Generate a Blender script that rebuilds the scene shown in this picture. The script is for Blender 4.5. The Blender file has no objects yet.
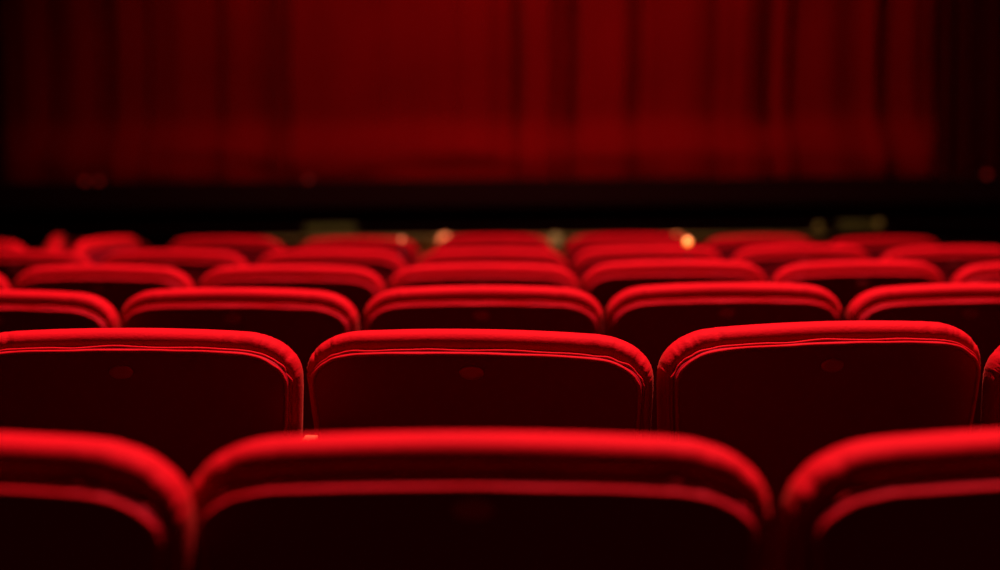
import bpy, bmesh, math, random
from mathutils import Vector, Matrix, noise
random.seed(7)
S = bpy.context.scene
C = S.collection
PI = math.pi

# ------------------------------------------------------------------ materials
def mat(name, base, rough=.8, metal=0., sheen=0., sheen_tint=(1, .3, .15), sheen_rough=.4, emit=None, estr=0.,
        spec=.5, bump=0., bscale=300., mottle=0., mscale=8., coat=0.):
    m = bpy.data.materials.new(name); m.use_nodes = True
    nt = m.node_tree; b = nt.nodes['Principled BSDF']
    b.inputs['Base Color'].default_value = (*base, 1)
    b.inputs['Roughness'].default_value = rough
    b.inputs['Metallic'].default_value = metal
    b.inputs['Specular IOR Level'].default_value = spec
    b.inputs['Sheen Weight'].default_value = sheen
    b.inputs['Sheen Tint'].default_value = (*sheen_tint, 1)
    b.inputs['Sheen Roughness'].default_value = sheen_rough
    b.inputs['Coat Weight'].default_value = coat
    if emit:
        b.inputs['Emission Color'].default_value = (*emit, 1)
        b.inputs['Emission Strength'].default_value = estr
    tc = nt.nodes.new('ShaderNodeTexCoord')
    if mottle:
        n = nt.nodes.new('ShaderNodeTexNoise'); n.inputs['Scale'].default_value = mscale
        n.inputs['Detail'].default_value = 4
        nt.links.new(tc.outputs['Object'], n.inputs['Vector'])
        mx = nt.nodes.new('ShaderNodeMix'); mx.data_type = 'RGBA'
        mx.inputs[6].default_value = (*[c * (1 - mottle) for c in base], 1)
        mx.inputs[7].default_value = (*[min(1, c * (1 + mottle)) for c in base], 1)
        nt.links.new(n.outputs['Fac'], mx.inputs[0])
        nt.links.new(mx.outputs[2], b.inputs['Base Color'])
    if bump:
        n = nt.nodes.new('ShaderNodeTexNoise'); n.inputs['Scale'].default_value = bscale
        n.inputs['Detail'].default_value = 3
        nt.links.new(tc.outputs['Object'], n.inputs['Vector'])
        bp = nt.nodes.new('ShaderNodeBump'); bp.inputs['Strength'].default_value = bump
        bp.inputs['Distance'].default_value = .002
        nt.links.new(n.outputs['Fac'], bp.inputs['Height'])
        nt.links.new(bp.outputs['Normal'], b.inputs['Normal'])
    return m

VELVET = mat('red_velvet', (.28, .0007, .0045), .8, sheen=.05, spec=.06, bump=.35, bscale=220, mottle=.12, mscale=14)
PIPING = mat('red_piping', (.28, .0006, .004), .8, spec=.08, bump=.3, bscale=400)
SHELL = mat('back_shell', (.15, .0014, .008), .7, spec=.08, bump=.15, bscale=500)
PLATE = mat('number_plate_metal', (.30, .02, .02), .45, metal=.4)
IRON = mat('black_iron', (.012, .010, .010), .5, metal=.3)
WOOD = mat('armrest_wood', (.05, .018, .010), .5, mottle=.3, mscale=30)
PALEWOOD = mat('pale_wood', (.75, .20, .06), .6, mottle=.15, mscale=60)
CURTAIN = mat('curtain_velvet', (.34, .0004, .0012), .9, sheen=.1, sheen_tint=(1, .1, .1), spec=.05, bump=.2, bscale=60, mottle=.25, mscale=2.2)
DARKCLOTH = mat('dark_drape', (.12, .001, .002), .95, spec=.02)
STAGEBLK = mat('stage_black', (.035, .0022, .0022), .85, spec=.1)
WALLM = mat('dark_wall', (.02, .002, .002), .9, spec=.1, mottle=.3, mscale=3)
CARPET = mat('dark_carpet', (.02, .002, .003), .95, spec=.02, bump=.5, bscale=150)
GILT = mat('old_gilt', (.38, .34, .07), .6, metal=.1, mottle=.3, mscale=12)
BRASS = mat('brass', (.8, .5, .18), .3, metal=1.)
GLOW = mat('warm_globe', (1, .6, .2), .4, emit=(1, .28, .10), estr=1.7)
GLOWB = mat('orange_globe', (1, .6, .2), .4, emit=(1, .27, .04), estr=2.6)
GILTDIM = mat('darkened_gilt', (.24, .22, .035), .7, mottle=.3, mscale=12)  # gilt darkened in its base colour to counter light spilling on the plaques
GLOWP = mat('peach_globe', (1, .4, .2), .4, emit=(1, .24, .07), estr=1.4)
GLOWP2 = mat('peach_gap_glow', (1, .4, .2), .4, emit=(1, .28, .06), estr=.9)  # glow of the added peach globe on the barrier
GLOWD = mat('olive_gap_glow', (.5, .4, .1), .4, emit=(1, .50, .15), estr=.16)  # glow of the added olive globe on the barrier
GLOWF = mat('faint_globe', (.3, .25, .08), .4, emit=(1, .45, .06), estr=.08)
GLOWR = mat('red_lens', (.5, .02, .02), .4, emit=(1, .03, .02), estr=.22)

# ------------------------------------------------------------------ helpers
def link(name, me, parent=None, m=None, smooth=True):
    o = bpy.data.objects.new(name, me); C.objects.link(o)
    if parent: o.parent = parent
    if m: me.materials.append(m)
    if smooth:
        for p in me.polygons: p.use_smooth = True
    return o

def obj(name, bm, m, parent=None, smooth=True, sharp=None):
    bmesh.ops.recalc_face_normals(bm, faces=bm.faces)
    me = bpy.data.meshes.new(name); bm.to_mesh(me); bm.free()
    o = link(name, me, parent, m, smooth)
    if sharp and smooth:
        me.set_sharp_from_angle(angle=math.radians(sharp))
    return o

def box(bm, x0, x1, y0, y1, z0, z1, bev=0.):
    r = bmesh.ops.create_cube(bm, size=1)
    vs = r['verts']
    for v in vs:
        v.co = Vector((x0 + (v.co.x + .5) * (x1 - x0), y0 + (v.co.y + .5) * (y1 - y0), z0 + (v.co.z + .5) * (z1 - z0)))
    if bev:
        es = list({e for v in vs for e in v.link_edges})
        bmesh.ops.bevel(bm, geom=es, offset=bev, segments=3, affect='EDGES', profile=.6)

def loft(bm, rings, closed=True, cap0=False, cap1=False):
    vr = [[bm.verts.new(p) for p in r] for r in rings]
    n = len(rings[0])
    for a, b in zip(vr, vr[1:]):
        for i in range(n if closed else n - 1):
            j = (i + 1) % n
            bm.faces.new((a[i], a[j], b[j], b[i]))
    if cap0: bm.faces.new(list(reversed(vr[0])))
    if cap1: bm.faces.new(vr[-1])
    return vr

def lathe(bm, prof, cx=0, cy=0, n=20, axis='z'):
    rings = []
    for r, h in prof:
        ring = []
        for k in range(n):
            a = 2 * PI * k / n
            if axis == 'z': ring.append((cx + r * math.cos(a), cy + r * math.sin(a), h))
            else: ring.append((cx + r * math.cos(a), h, cy + r * math.sin(a)))
        rings.append(ring)
    loft(bm, rings, cap0=True, cap1=True)

def tube(bm, pts, rad, n=8, caps=True, closed=False):
    pts = [Vector(p) for p in pts]
    rings = []
    up = None
    for i, p in enumerate(pts):
        a = pts[(i - 1) % len(pts)] if (closed or i) else p
        b = pts[(i + 1) % len(pts)] if (closed or i < len(pts) - 1) else p
        t = (b - a).normalized()
        if up is None:
            up = t.orthogonal().normalized()
        up = (up - t * up.dot(t)).normalized()
        s = t.cross(up)
        rings.append([p + (up * math.cos(2 * PI * k / n) + s * math.sin(2 * PI * k / n)) * rad for k in range(n)])
    if closed: rings.append(rings[0])
    loft(bm, rings, cap0=caps and not closed, cap1=caps and not closed)
    if closed: bmesh.ops.remove_doubles(bm, verts=bm.verts, dist=1e-6)

def thing(name, label, cat, loc=(0, 0, 0), rot=(0, 0, 0), group=None, scale=(1, 1, 1)):
    o = bpy.data.objects.new(name, None); C.objects.link(o)
    o.empty_display_size = .1
    o.location = loc; o.rotation_euler = rot; o.scale = scale
    o['label'] = label; o['category'] = cat
    if group: o['group'] = group
    return o

def tag(o, label, cat, group=None):
    o['label'] = label; o['category'] = cat
    if group: o['group'] = group
    return o

def struct(o, label=None):
    o['kind'] = 'structure'
    if label: o['label'] = label
    return o

# ------------------------------------------------------------------ the seat
ZT, ZB = .84, .36         # top and bottom of the backrest
LEAN = math.tan(math.radians(9))
WT, WB = .270, .236       # half widths at the top and bottom
CROWN = .012

def outline(ins, it=None):
    """closed outline of the backrest, inset by ins at the sides and by it at the top; list of (x, z, corner_weight)"""
    it = ins if it is None else it
    top = ZT - CROWN - it; bot = ZB + ins
    rx, rz = max(.093 - ins * .7, .02), max(.064 - it * .5, .015)
    rb = max(.03 - ins * .5, .006)
    hw = lambda z: WB + (WT - WB) * min(1, max(0, (z - ZB) / (ZT - .09 - ZB))) ** .8 - ins
    half = []
    nb = 6
    for k in range(nb): half.append(((hw(bot) - rb) * k / nb, bot, 0))
    for k in range(6):
        a = PI / 2 * k / 5
        half.append((hw(bot) - rb + rb * math.sin(a), bot + rb - rb * math.cos(a), 0))
    z0, z1 = bot + rb, top - rz
    for k in range(1, 20):
        z = z0 + (z1 - z0) * k / 20
        half.append((hw(z), z, max(0, (k / 20 - .75) * 3)))
    nc = 34; e = 2 / 2.25
    for k in range(nc):
        a = PI / 2 * k / (nc - 1)
        half.append((hw(z1) - rx + rx * math.cos(a) ** e, z1 + rz * math.sin(a) ** e, 1))
    x1 = hw(z1) - rx
    nt = 20
    for k in range(1, nt): half.append((x1 * (1 - k / nt), top, max(0, 1 - k / 6)))
    full = half + [(0, top, 0)] + [(-x, z, c) for x, z, c in reversed(half[1:])]
    out = []
    for x, z, c in full:
        zz = z + (CROWN * (1 - (x / WT) ** 2)) * max(0, min(1, (z - ZB) / (ZT - ZB))) ** 2
        out.append((x, zz, c))
    return out

def ring(ins, y, it=None, pucker=0., seed=0):
    r = []
    for i, (x, z, c) in enumerate(outline(ins, it)):
        yy = y
        k = 0.
        if pucker and c > 0:
            # gathered creases of the cloth where it turns the corner
            k = pucker * c * (abs(noise.noise(Vector((i * .9, seed * 3.1, 0)))) * 1.4 - .2 + .5 * noise.noise(Vector((i * 2.1, 5 + seed, 0))))
        d = Vector((x, 0, z - .6)).normalized()
        r.append((x - d.x * k, yy - (z - ZB) * LEAN + (k * .8 if y < 0 else 0), z - d.z * k))
    return r

SIDE = .017   # how far in from the side edge the dark shell starts
def cushion_mesh(seed, drop):
    bm = bmesh.new()
    rings = []
    for i_, y in [(.20, .050), (.13, .056), (.07, .054), (.035, .046), (.016, .036), (.006, .027), (.001, .016)]:
        rings.append(ring(i_, y, i_, .0008 if i_ < .03 else 0, seed))
    for it, y in [(0, .005), (.001, -.004), (.0035, -.011), (.008, -.0165), (.013, -.0195), (.018, -.0205), (drop * .60, -.0205), (drop * .72, -.0200), (drop * .85, -.018), (drop, -.010)]:
        rings.append(ring(it * SIDE / drop, y, it, .0030 if it > .003 else .0006, seed))
    vr = loft(bm, rings)
    bm.faces.new(vr[0])
    return bm

def shell_mesh(drop):
    bm = bmesh.new()
    prof = [(drop * .85, -.010), (drop * .87, -.028), (drop * .92, -.0330), (drop + .002, -.0350), (drop + .010, -.0358), (drop + .04, -.036), (drop + .09, -.036)]
    rings = [ring(SIDE + (it - drop) * .8, y, it) for it, y in prof]
    vr = loft(bm, rings)
    bm.faces.new(vr[-1])
    return bm

def piping_mesh(ins, it, y, rad, wob=0., seed=0):
    pts = ring(ins, y, it)
    n = len(pts)
    # only round the sides and the top, from one lower corner to the other
    pts = pts[12:n - 11]
    pts = [(x + wob * noise.noise(Vector((i * .21, seed, 1))), yy + wob * noise.noise(Vector((i * .09, seed, 4))), z + wob * noise.noise(Vector((i * .13, seed, 9)))) for i, (x, yy, z) in enumerate(pts)]
    bm = bmesh.new(); tube(bm, pts, rad, 8)
    return bm

def plate_mesh():
    bm = bmesh.new()
    zc = .774
    rings = []
    for s, y in ((1, -.035), (1, -.0375), (.93, -.0382), (.6, -.0380), (.2, -.0380)):
        rings.append([(.019 * s * math.cos(2 * PI * k / 28), y - (zc + .011 * s * math.sin(2 * PI * k / 28) - ZB) * LEAN, zc + .011 * s * math.sin(2 * PI * k / 28)) for k in range(28)])
    loft(bm, rings, cap0=True, cap1=True)
    return bm

def seat_mesh():
    # tipped-up seat cushion in front of the backrest
    bm = bmesh.new()
    rings = []
    for k in range(9):
        t = k / 8
        bulge = math.sin(PI * t) ** .5
        w, d = .190 + .012 * bulge, .035 + .03 * bulge
        z = .36 + .30 * t
        cy = .10 + .07 * t
        rr = []
        for q in range(28):
            a = 2 * PI * q / 28
            e = .45
            rr.append((w * math.copysign(abs(math.cos(a)) ** e, math.cos(a)), cy + d * math.copysign(abs(math.sin(a)) ** .8, math.sin(a)), z * .93))
        rings.append(rr)
    loft(bm, rings, cap0=True, cap1=True)
    return bm

def standard_mesh(sx):
    bm = bmesh.new()
    x = .228 * sx
    prof = [(-.03, .02), (-.045, .30), (-.05, .56), (.21, .56), (.19, .44), (.10, .36), (.08, .02)]
    a = [bm.verts.new((x - .008, y, z)) for y, z in prof]
    b = [bm.verts.new((x + .008, y, z)) for y, z in prof]
    n = len(prof)
    bm.faces.new(a); bm.faces.new(list(reversed(b)))
    for i in range(n):
        j = (i + 1) % n
        bm.faces.new((a[i], a[j], b[j], b[i]))
    box(bm, x - .012, x + .012, -.08, .17, 0, .022)
    return bm

def armrest_mesh(sx):
    bm = bmesh.new()
    box(bm, .228 * sx - .017, .228 * sx + .017, -.03, .23, .562, .592, .010)
    return bm

def make_chair(seed, drop):
    t = thing('theatre_chair', '', 'chair')
    cu = obj('backrest', cushion_mesh(seed, drop), VELVET, t)
    sh = obj('back_shell', shell_mesh(drop), SHELL, t)
    p1 = obj('piping', piping_mesh(SIDE, drop * .95, -.0350, .0030, .0014, seed), PIPING, sh)
    obj('piping', piping_mesh(SIDE * .74, drop * .82, -.0255, .0022, .0034, seed + 4), PIPING, sh)
    pl = obj('number_plate', plate_mesh(), PLATE, sh, sharp=50)
    obj('seat', seat_mesh(), VELVET, t)
    for s in (-1, 1):
        st = obj('side_frame', standard_mesh(s), IRON, t, smooth=False)
        obj('armrest', armrest_mesh(s), WOOD, st, sharp=40)
    return t

def dup(root):
    r = root.copy(); C.objects.link(r)
    for ch in list(root.children):
        c = ch.copy(); C.objects.link(c); c.parent = r
        for g in ch.children:
            d = g.copy(); C.objects.link(d); d.parent = c
    return r

# x, y, yaw, width scale, height scale (metres, degrees), one list per row, nearest row first
ROWS = [
 [(-0.570,1.305,-7,1.041,1.010), (-0.025,1.305,-3,1.026,1.003), (0.544,1.305,7,1.039,1.004), ],
 [(-0.591,2.200,-4,1.028,1.012), (-0.040,2.200,-11,1.037,1.005), (0.513,2.200,11,0.999,1.015), (1.031,2.200,12,1.031,1.009), ],
 [(-1.121,3.140,-9,0.995,1.000), (-0.593,3.140,-8,1.023,1.001), (-0.040,3.140,-3,1.003,1.002), (0.505,3.140,2,0.990,1.005), (1.047,3.140,8,1.011,0.999), ],
 [(-1.662,4.010,-12,1.005,1.004), (-1.144,4.010,-10,1.012,1.003), (-0.603,4.010,-7,1.013,0.998), (-0.049,4.010,-3,1.019,0.998), (0.501,4.010,1,0.989,1.005), (1.030,4.010,7,0.943,0.999), (1.544,4.010,10,0.962,0.993), ],
 [(-1.675,4.860,-12,1.039,1.007), (-1.138,4.860,-10,1.004,1.005), (-0.589,4.860,-7,0.984,1.002), (-0.028,4.860,-3,0.971,1.001), (0.515,4.860,1,0.969,1.007), (1.049,4.860,7,0.923,1.006), (1.568,4.860,10,0.968,0.996), ],
 [(-2.187,5.720,-12,1.021,1.014), (-1.122,5.720,-7,0.911,1.017), (-0.579,5.720,-5,0.923,1.009), (-0.026,5.720,-2,0.902,1.017), (0.534,5.720,0,0.992,1.017), (1.061,5.720,6,0.859,1.005), (1.572,5.720,9,0.921,0.993), ],
]
ROWN = ['nearest row', 'second nearest row', 'third nearest row', 'fourth nearest row', 'fifth nearest row', 'farthest full row']
POS = [
    ['at the left edge', 'in the middle of the frame', 'at the right edge'],
    ['cut by the left edge', 'just left of centre in sharp focus', 'right of centre in sharp focus', 'barely showing at the right edge'],
    ['cut by the left edge', 'left of centre', 'in the middle of the frame', 'right of centre', 'cut by the right edge'],
    ['a sliver at the left edge', 'farthest left one shown whole', 'left of centre', 'in the middle of the frame', 'just right of centre', 'farthest right one shown whole', 'cut by the right edge'],
    ['cut by the left edge', 'farthest left one shown whole', 'left of centre', 'in the middle of the frame', 'just right of centre', 'second from the right edge', 'cut by the right edge'],
    ['cut by the left edge', 'right of the two turned bright chairs', 'left of the middle one', 'in the middle of the frame', 'just right of centre', 'second from the dark right aisle', 'last one before the dark right aisle'],
]
LOOK = ['large blurred red velvet chair', 'red velvet chair with dark back', 'red velvet chair with dark back', 'soft red velvet chair', 'blurred red velvet chair', 'dim blurred red velvet chair']
protos = [make_chair(k, d) for k, d in enumerate((.047, .032, .036, .041, .038))]
used = [False] * 5
def place(k, x, y, yaw, sx, sz, label, group='red theatre chairs in rows', sy=1):
    if not used[k]: used[k] = True; o = protos[k]
    else: o = dup(protos[k])
    th = math.radians(yaw)
    # (x, y) is where the top of the back stands; the foot is ahead of it by the lean
    off = (.76 - ZB) * LEAN + .01
    o.location = (x - off * math.sin(th), y + off * math.cos(th), 0)
    o.rotation_euler = (0, 0, th); o.scale = (sx, sy, sz)
    o['label'] = label; o['group'] = group; o['category'] = 'chair'
    return o
n = 0
for r, row in enumerate(ROWS):
    for c, (x, y, yaw, sx, sz) in enumerate(row):
        place((0, 1 + c % 2, 3, 3 + n % 2, 3 + n % 2, 3 + n % 2)[r], x, y, yaw, sx, sz, '%s, %s, %s' % (LOOK[r], ROWN[r], POS[r][c])); n += 1

# the two turned chairs at the far left, catching the light
place(3, -2.03, 6.45, 105, .9, 1.0, 'bright red chair turned edge-on, farthest row, far left')
place(4, -1.60, 5.78, 75, .9, 1.018, 'bright red chair turned half sideways, farthest row, far left', sy=.8)
place(3, -1.99, 6.92, -8, 1.0, .952, 'dim red chair behind the two turned bright chairs, far left')

# ------------------------------------------------------------------ curtain
def fold_y(x, seed):
    """depth of the pleats along the curtain"""
    v = 0
    for (c, w, a) in FOLDS:
        v -= .7 * a * math.exp(-((x - c) / w) ** 2)
    v += .03 * noise.noise(Vector((x * 1.9, seed, 0))) + .012 * noise.noise(Vector((x * 5.3, seed, 3)))
    return v
def px(p, Y): return (p - 500) / 1400 * Y
YC = 9.5
FOLDS = [(px(p, YC), w, a) for p, w, a in [(30, .06, .05), (52, .025, -.10), (78, .07, .06), (98, .03, -.06), (125, .05, .15), (148, .03, -.10), (185, .08, .05), (234, .045, .15), (258, .03, -.06), (281, .035, .17), (291, .026, -.26),
         (345, .12, .06), (385, .03, -.05), (430, .09, .06), (461, .022, -.08), (488, .07, .08), (521, .03, -.24), (549, .06, .17), (576, .03, -.24), (622, .06, .08), (641, .022, -.05),
         (690, .13, .07), (716, .025, -.04), (745, .05, .06), (768, .026, -.20), (783, .035, .12), (830, .10, .05), (872, .05, .10), (888, .02, -.03), (912, .05, .05)]]
ZS = 1.068   # stage top
def curtain_panel(x0, x1, seed, label, lay):
    t = thing('stage_curtain', label, 'curtain', ((x0 + x1) / 2, YC, ZS + .012), group='red velvet curtain panels')
    cx = (x0 + x1) / 2
    nx = int((x1 - x0) / .018); zs = [.30 + (4.6 - .30) * (k / 40) ** 1.3 for k in range(41)]
    def pt(x, z):
        f = fold_y(x, 0)
        damp = .75 + .25 * min(1, z / 1.5)
        sway = .02 * noise.noise(Vector((x * .8, z * .7, 1)))
        hem = .0
        if z < .42:   # the foot kicks forward and bunches
            u = 1 - z / .42
            u = min(1, max(0, u + .40 * noise.noise(Vector((x * 1.3, 3, 7))) * u))
            sm = min(1, u * 1.45); sm = sm * sm * (3 - 2 * sm)
            hem = -.20 * sm + .025 * noise.noise(Vector((x * 2.6, z * 9, 7))) * u
            damp *= 1 - .3 * sm
        ends = .0
        return (x - cx + sway + .03 * noise.noise(Vector((z * 1.1, x * .5, 2))), f * damp + hem + lay + sway, z)
    def sheet(zl):
        bm = bmesh.new()
        rows_ = []
        for side in (0, .02):
            rows_.append([[bm.verts.new((a, b + side, c)) for a, b, c in (pt(x0 + (x1 - x0) * i / nx, z) for i in range(nx + 1))] for z in zl])
        for rr in rows_:
            for a, b in zip(rr, rr[1:]):
                for i in range(nx): bm.faces.new((a[i], a[i + 1], b[i + 1], b[i]))
        f, k = rows_
        for i in range(nx):
            bm.faces.new((f[0][i], f[0][i + 1], k[0][i + 1], k[0][i])); bm.faces.new((f[-1][i], f[-1][i + 1], k[-1][i + 1], k[-1][i]))
        for j in range(len(zl) - 1):
            bm.faces.new((f[j][0], f[j + 1][0], k[j + 1][0], k[j][0])); bm.faces.new((f[j][-1], f[j + 1][-1], k[j + 1][-1], k[j][-1]))
        return bm
    obj('cloth', sheet(zs), CURTAIN, t, sharp=60)
    obj('hem', sheet([.30 * k / 14 for k in range(15)]), CURTAIN, t, sharp=60)
    return t
curtain_panel(px(8, YC), px(292, YC), 1, 'dim red pleated stage curtain panel at the far left', .0)
curtain_panel(px(292, YC), px(534, YC), 2, 'red stage curtain panel left of the bright middle fold', .0)
curtain_panel(px(534, YC), px(770, YC), 3, 'brightest red stage curtain panel with the bold fold right of centre', .0)
curtain_panel(px(770, YC), px(932, YC), 4, 'red stage curtain panel right of the dark seam', .0)
# masking leg at the right, nearly black
def leg(x0, x1, label):
    bm = bmesh.new()
    nx = 60; fr = []
    for z in (0, 4.6):
        fr.append([(x0 + (x1 - x0) * i / nx, .05 * math.sin(i * .9) + .02 * math.sin(i * 2.3), z) for i in range(nx + 1)] +
                  [(x0 + (x1 - x0) * i / nx, .02 + .05 * math.sin(i * .9) + .02 * math.sin(i * 2.3), z) for i in range(nx, -1, -1)])
    loft(bm, fr, cap0=True, cap1=True)
    o = obj('masking_drape', bm, DARKCLOTH, None, sharp=50)
    o.location = (0, YC - .3, ZS)
    tag(o, label, 'drape', 'dark side drapes')
leg(px(934, YC - .3), px(1060, YC - .3), 'nearly black side drape right of the red curtain')
leg(px(-70, YC - .3), px(8, YC - .3), 'nearly black side drape at the left edge')

# ------------------------------------------------------------------ stage, pit rail, room
bm = bmesh.new()
box(bm, -4.38, 4.38, 8.7, 11.2, .002, ZS, .02)
st = obj('stage', bm, STAGEBLK, smooth=False)
bm = bmesh.new()
box(bm, -4.38, 4.38, 8.64, 8.70, ZS - .16, ZS - .10, .01)
box(bm, -4.38, 4.38, 8.66, 8.70, ZS - .30, ZS - .285, .004)
mo = obj('moulding', bm, STAGEBLK, st, sharp=40)
tag(st, 'low black stage platform under the red curtain', 'stage')

YP = 7.35
bar = thing('pit_barrier', 'low gilt panelled barrier glimpsed between the farthest chairs', 'barrier', (0, YP, 0))
ZBAR = .785
NB = 5; BX0 = -1.22; BW = .58
for k in range(NB):
    x0 = BX0 + k * BW
    bm = bmesh.new()
    box(bm, x0 + .03, x0 + BW - .03, -.012, .02, .05, ZBAR - .03, .004)
    for z0, z1 in ((.12, .42), (.47, ZBAR - .07)):
        box(bm, x0 + .07, x0 + BW - .07, -.022, -.008, z0, z1, .006)
    obj('panel', bm, GILT, bar, sharp=40)
for k in range(NB + 1):
    x0 = BX0 + k * BW
    bm = bmesh.new(); box(bm, x0 - .03, x0 + .03, -.03, .03, 0, ZBAR - .022, .006)
    obj('post', bm, GILT, bar, sharp=40)
bm = bmesh.new(); box(bm, BX0 - .05, BX0 + NB * BW + .05, -.045, .045, ZBAR - .024, ZBAR, .010)
obj('top_rail', bm, GILT, bar, sharp=40)

def lamp(x, y, z, rad, glow, label, group=None, wall=1):
    """globe on a short bracket: wall=1 reaches back to a vertical face, else stands on a foot"""
    t = thing('globe_lamp', label, 'lamp', (x, y, z), group=group)
    bm = bmesh.new(); bmesh.ops.create_uvsphere(bm, u_segments=20, v_segments=14, radius=rad)
    obj('globe', bm, glow, t)
    bm = bmesh.new()
    tube(bm, [(0, 0, -rad * .9), (0, .01, -rad * 1.6), (0, .04, -rad * 1.9), (0, wall, -rad * 1.9)], .005, 8)
    obj('bracket', bm, BRASS, t)
    bm = bmesh.new(); lathe(bm, [(rad * .75, wall - .008), (rad * .8, wall - .002), (rad * .8, wall + .002)], 0, -rad * 1.9, 20, 'y')
    obj('wall_plate', bm, BRASS, t)
    return t
def W(p, q, Y):  # where the barrier or the stage front stands
    return ((p - 500) / 1400 * Y, Y)
YL = YP - .12
lamp(px(445, YL), YL, .765, .034, GLOWP, 'soft peach lamp in the gap left of the middle far chair', 'globe lamps on the pit barrier', .11)
lamp(px(677, YL), YL, .765, .030, GLOWP2, 'dim peach glow added beside the brightest orange light, right of centre', 'globe lamps on the pit barrier', .11)  # added glowing globe, stands in for the brightly lit barrier in this gap
lamp(px(556, YL), YL, .765, .034, GLOWD, 'faint olive glow added in the gap right of the middle far chair', 'globe lamps on the pit barrier', .11)  # no lamp here: globe added to brighten the olive wedge of barrier
def stem_light(x, y, z, rad, glow, label):
    t = thing('stem_light', label, 'lamp', (x, y, 0), group='small lights on slim stems between the rows')
    bm = bmesh.new(); bmesh.ops.create_uvsphere(bm, u_segments=20, v_segments=14, radius=rad)
    bmesh.ops.translate(bm, verts=bm.verts, vec=(0, 0, z)); obj('globe', bm, glow, t)
    bm = bmesh.new(); tube(bm, [(0, 0, .01), (0, 0, z - rad * .95)], .001, 6); obj('stem', bm, IRON, t)
    bm = bmesh.new(); lathe(bm, [(.05, 0), (.05, .008), (.012, .014), (.006, .02)]); obj('foot', bm, IRON, t, sharp=40)
stem_light(px(402, 5.42), 5.42, .850, .006, GLOW, 'small round gold light just left of the middle far chairs')
stem_light(px(688, 4.56), 4.56, .872, .0125, GLOWB, 'brightest orange round light, right of centre')
YG = 8.52
lamp(px(819, YG), YG, .778, .022, GLOWF, 'dim gold lamp on the black stage front, right of centre', 'dim lamps on the stage front', .16)
lamp(px(879, YG), YG, .795, .022, GLOWF, 'dim amber lamp at the right end of the gilt plaque', 'dim lamps on the stage front', .16)
def plaque(p0, p1, zc, h, label):
    bm = bmesh.new(); x0, x1 = px(p0, 8.68), px(p1, 8.68)
    box(bm, x0, x1, 8.66, 8.70, zc - h, zc + h, .008)
    box(bm, x0 + .02, x1 - .02, 8.65, 8.665, zc - h + .015, zc + h - .015, .006)
    n_ = max(3, int((x1 - x0) / .06))
    for i in range(n_):
        c = x0 + .03 + (x1 - x0 - .06) * (i + .5) / n_
        lathe(bm, [(.014, 8.652), (.012, 8.644), (.005, 8.640)], c, zc, 12, 'y')
    tag(obj('gilt_plaque', bm, GILTDIM, None, sharp=40), label, 'plaque', 'gilt plaques on the stage front')
plaque(305, 357, .768, .035, 'dim olive gilt plaque on the stage front, left of centre')
plaque(838, 876, .768, .035, 'dim gilt plaque on the stage front, right of centre')
# small red footlights on the stage lip
for p, lab in ((88, 'left one of the pair of faint red footlights at far left'), (102, 'right one of the pair of faint red footlights at far left'), (310, 'faint red footlight on the stage lip left of centre'), (985, 'faint red footlight at the far right of the stage lip')):
    t = thing('footlight', lab, 'footlight', (px(p, 8.8), 8.8, ZS), group='faint red footlights on the stage lip')
    bm = bmesh.new(); box(bm, -.025, .025, -.02, .03, 0, .035, .006); obj('housing', bm, IRON, t, sharp=40)
    bm = bmesh.new(); lathe(bm, [(.014, -.020), (.014, -.026), (.008, -.030)], 0, .018, 16, 'y'); obj('lens', bm, GLOWR, t)

def slab(name, x0, x1, y0, y1, z0, z1, m):
    bm = bmesh.new(); box(bm, x0, x1, y0, y1, z0, z1)
    return struct(obj(name, bm, m, smooth=False))
slab('floor', -4.4, 4.4, -2.5, 11.25, -.1, 0, CARPET)
slab('ceiling', -4.4, 4.4, -2.5, 11.25, 9.2, 9.3, WALLM)
slab('wall_left', -4.5, -4.4, -2.5, 11.25, -.1, 9.3, WALLM)
slab('wall_right', 4.4, 4.5, -2.5, 11.25, -.1, 9.3, WALLM)
slab('wall_far', -4.5, 4.5, 11.25, 11.3, -.1, 9.3, WALLM)
slab('wall_near', -4.5, 4.5, -2.6, -2.5, -.1, 9.3, WALLM)

# small pale peg between the two sharp chairs
gx = W(303, 0, 2.10)[0]
t = thing('row_end_marker', 'tiny pale orange wooden cap in the gap between two sharp chairs', 'marker', (gx, 2.13, .592))
g0 = bmesh.new(); box(g0, -.010, .010, -.03, .03, .084, .092, .002)
obj('wooden_cap', g0, PALEWOOD, t, sharp=40)
g0 = bmesh.new(); box(g0, -.004, .004, -.012, .012, 0, .085, .001)
obj('bracket', g0, IRON, t, sharp=40)

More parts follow.
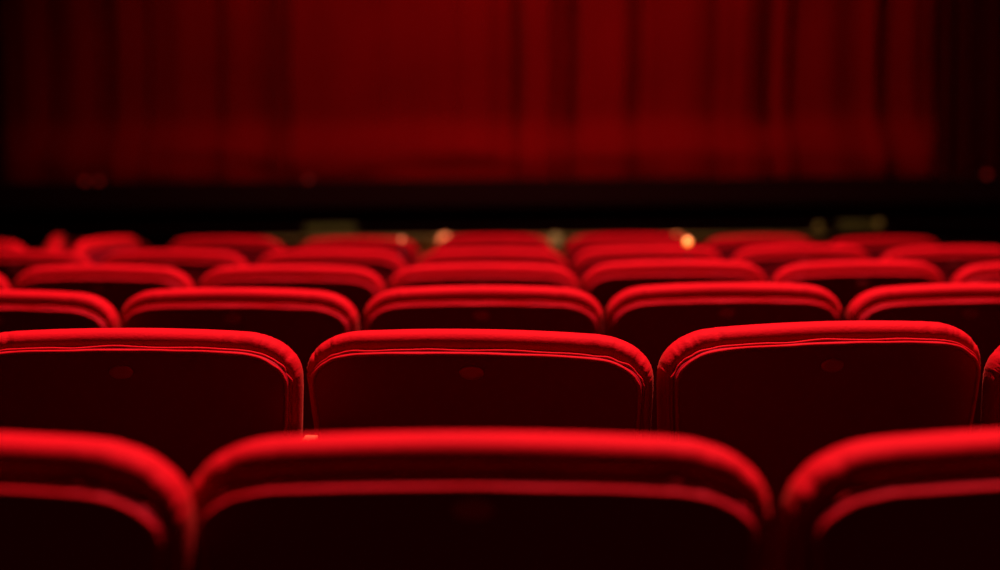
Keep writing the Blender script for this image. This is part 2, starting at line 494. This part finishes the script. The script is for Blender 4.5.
# ------------------------------------------------------------------ lights
def area(name, loc, target, size, power, col, sy=None, spread=None):
    l = bpy.data.lights.new(name, 'AREA'); l.energy = power; l.color = col; l.size = size
    if sy: l.shape = 'RECTANGLE'; l.size_y = sy
    if spread: l.spread = math.radians(spread)
    o = bpy.data.objects.new(name, l); C.objects.link(o); o.location = loc
    o.rotation_euler = (Vector(target) - Vector(loc)).to_track_quat('-Z', 'Y').to_euler()
    return o
def spot(name, loc, target, cone, power, col, rad, blend=1.):
    l = bpy.data.lights.new(name, 'SPOT'); l.energy = power; l.color = col; l.spot_size = math.radians(cone); l.spot_blend = blend
    l.shadow_soft_size = rad
    o = bpy.data.objects.new(name, l); C.objects.link(o); o.location = loc
    o.rotation_euler = (Vector(target) - Vector(loc)).to_track_quat('-Z', 'Y').to_euler()
spot('house_light', (1.1, 2.75, 8.6), (.15, 2.9, .84), 62, 12200, (1, .32, .36), .22)
area('curtain_light', (-.7, 6.4, 5.6), (.5, 9.4, 1.4), .8, 25, (1, .6, .5), .5, 90)
spot('aisle_light', (-.5, 2.6, 3.2), (-1.83, 6.0, .85), 10, 1500, (1, .42, .34), .05, .4)
area('rear_fill', (0, -2.2, 3.2), (0, 4, .5), 1.5, 3.8, (1, .15, .15))  # added dim red fill behind the camera, lifts the black seat backs
w = bpy.data.worlds.new('World'); S.world = w; w.use_nodes = True
w.node_tree.nodes['Background'].inputs[0].default_value = (.3, .02, .02, 1)
w.node_tree.nodes['Background'].inputs[1].default_value = .02

# ------------------------------------------------------------------ camera
cd = bpy.data.cameras.new('camera'); cam = bpy.data.objects.new('camera', cd); C.objects.link(cam)
cd.sensor_width = 36; cd.lens = 50.4
cam.location = (0, 0, 1.08)
base = Matrix.Rotation(math.radians(90 - 4.33), 4, 'X') @ Matrix.Rotation(math.radians(ROLL := -.42), 4, 'Z')
cam.rotation_euler = base.to_euler()
cd.dof.use_dof = True; cd.dof.focus_distance = 2.16; cd.dof.aperture_fstop = 1.48
cd.clip_start = .05
S.camera = cam
S.view_settings.view_transform = 'Standard'; S.view_settings.look = 'None'
S.view_settings.exposure = 0; S.view_settings.gamma = 1; S.view_settings.use_curve_mapping = False
S.cycles.use_denoising = True
S.cycles.max_bounces = 6
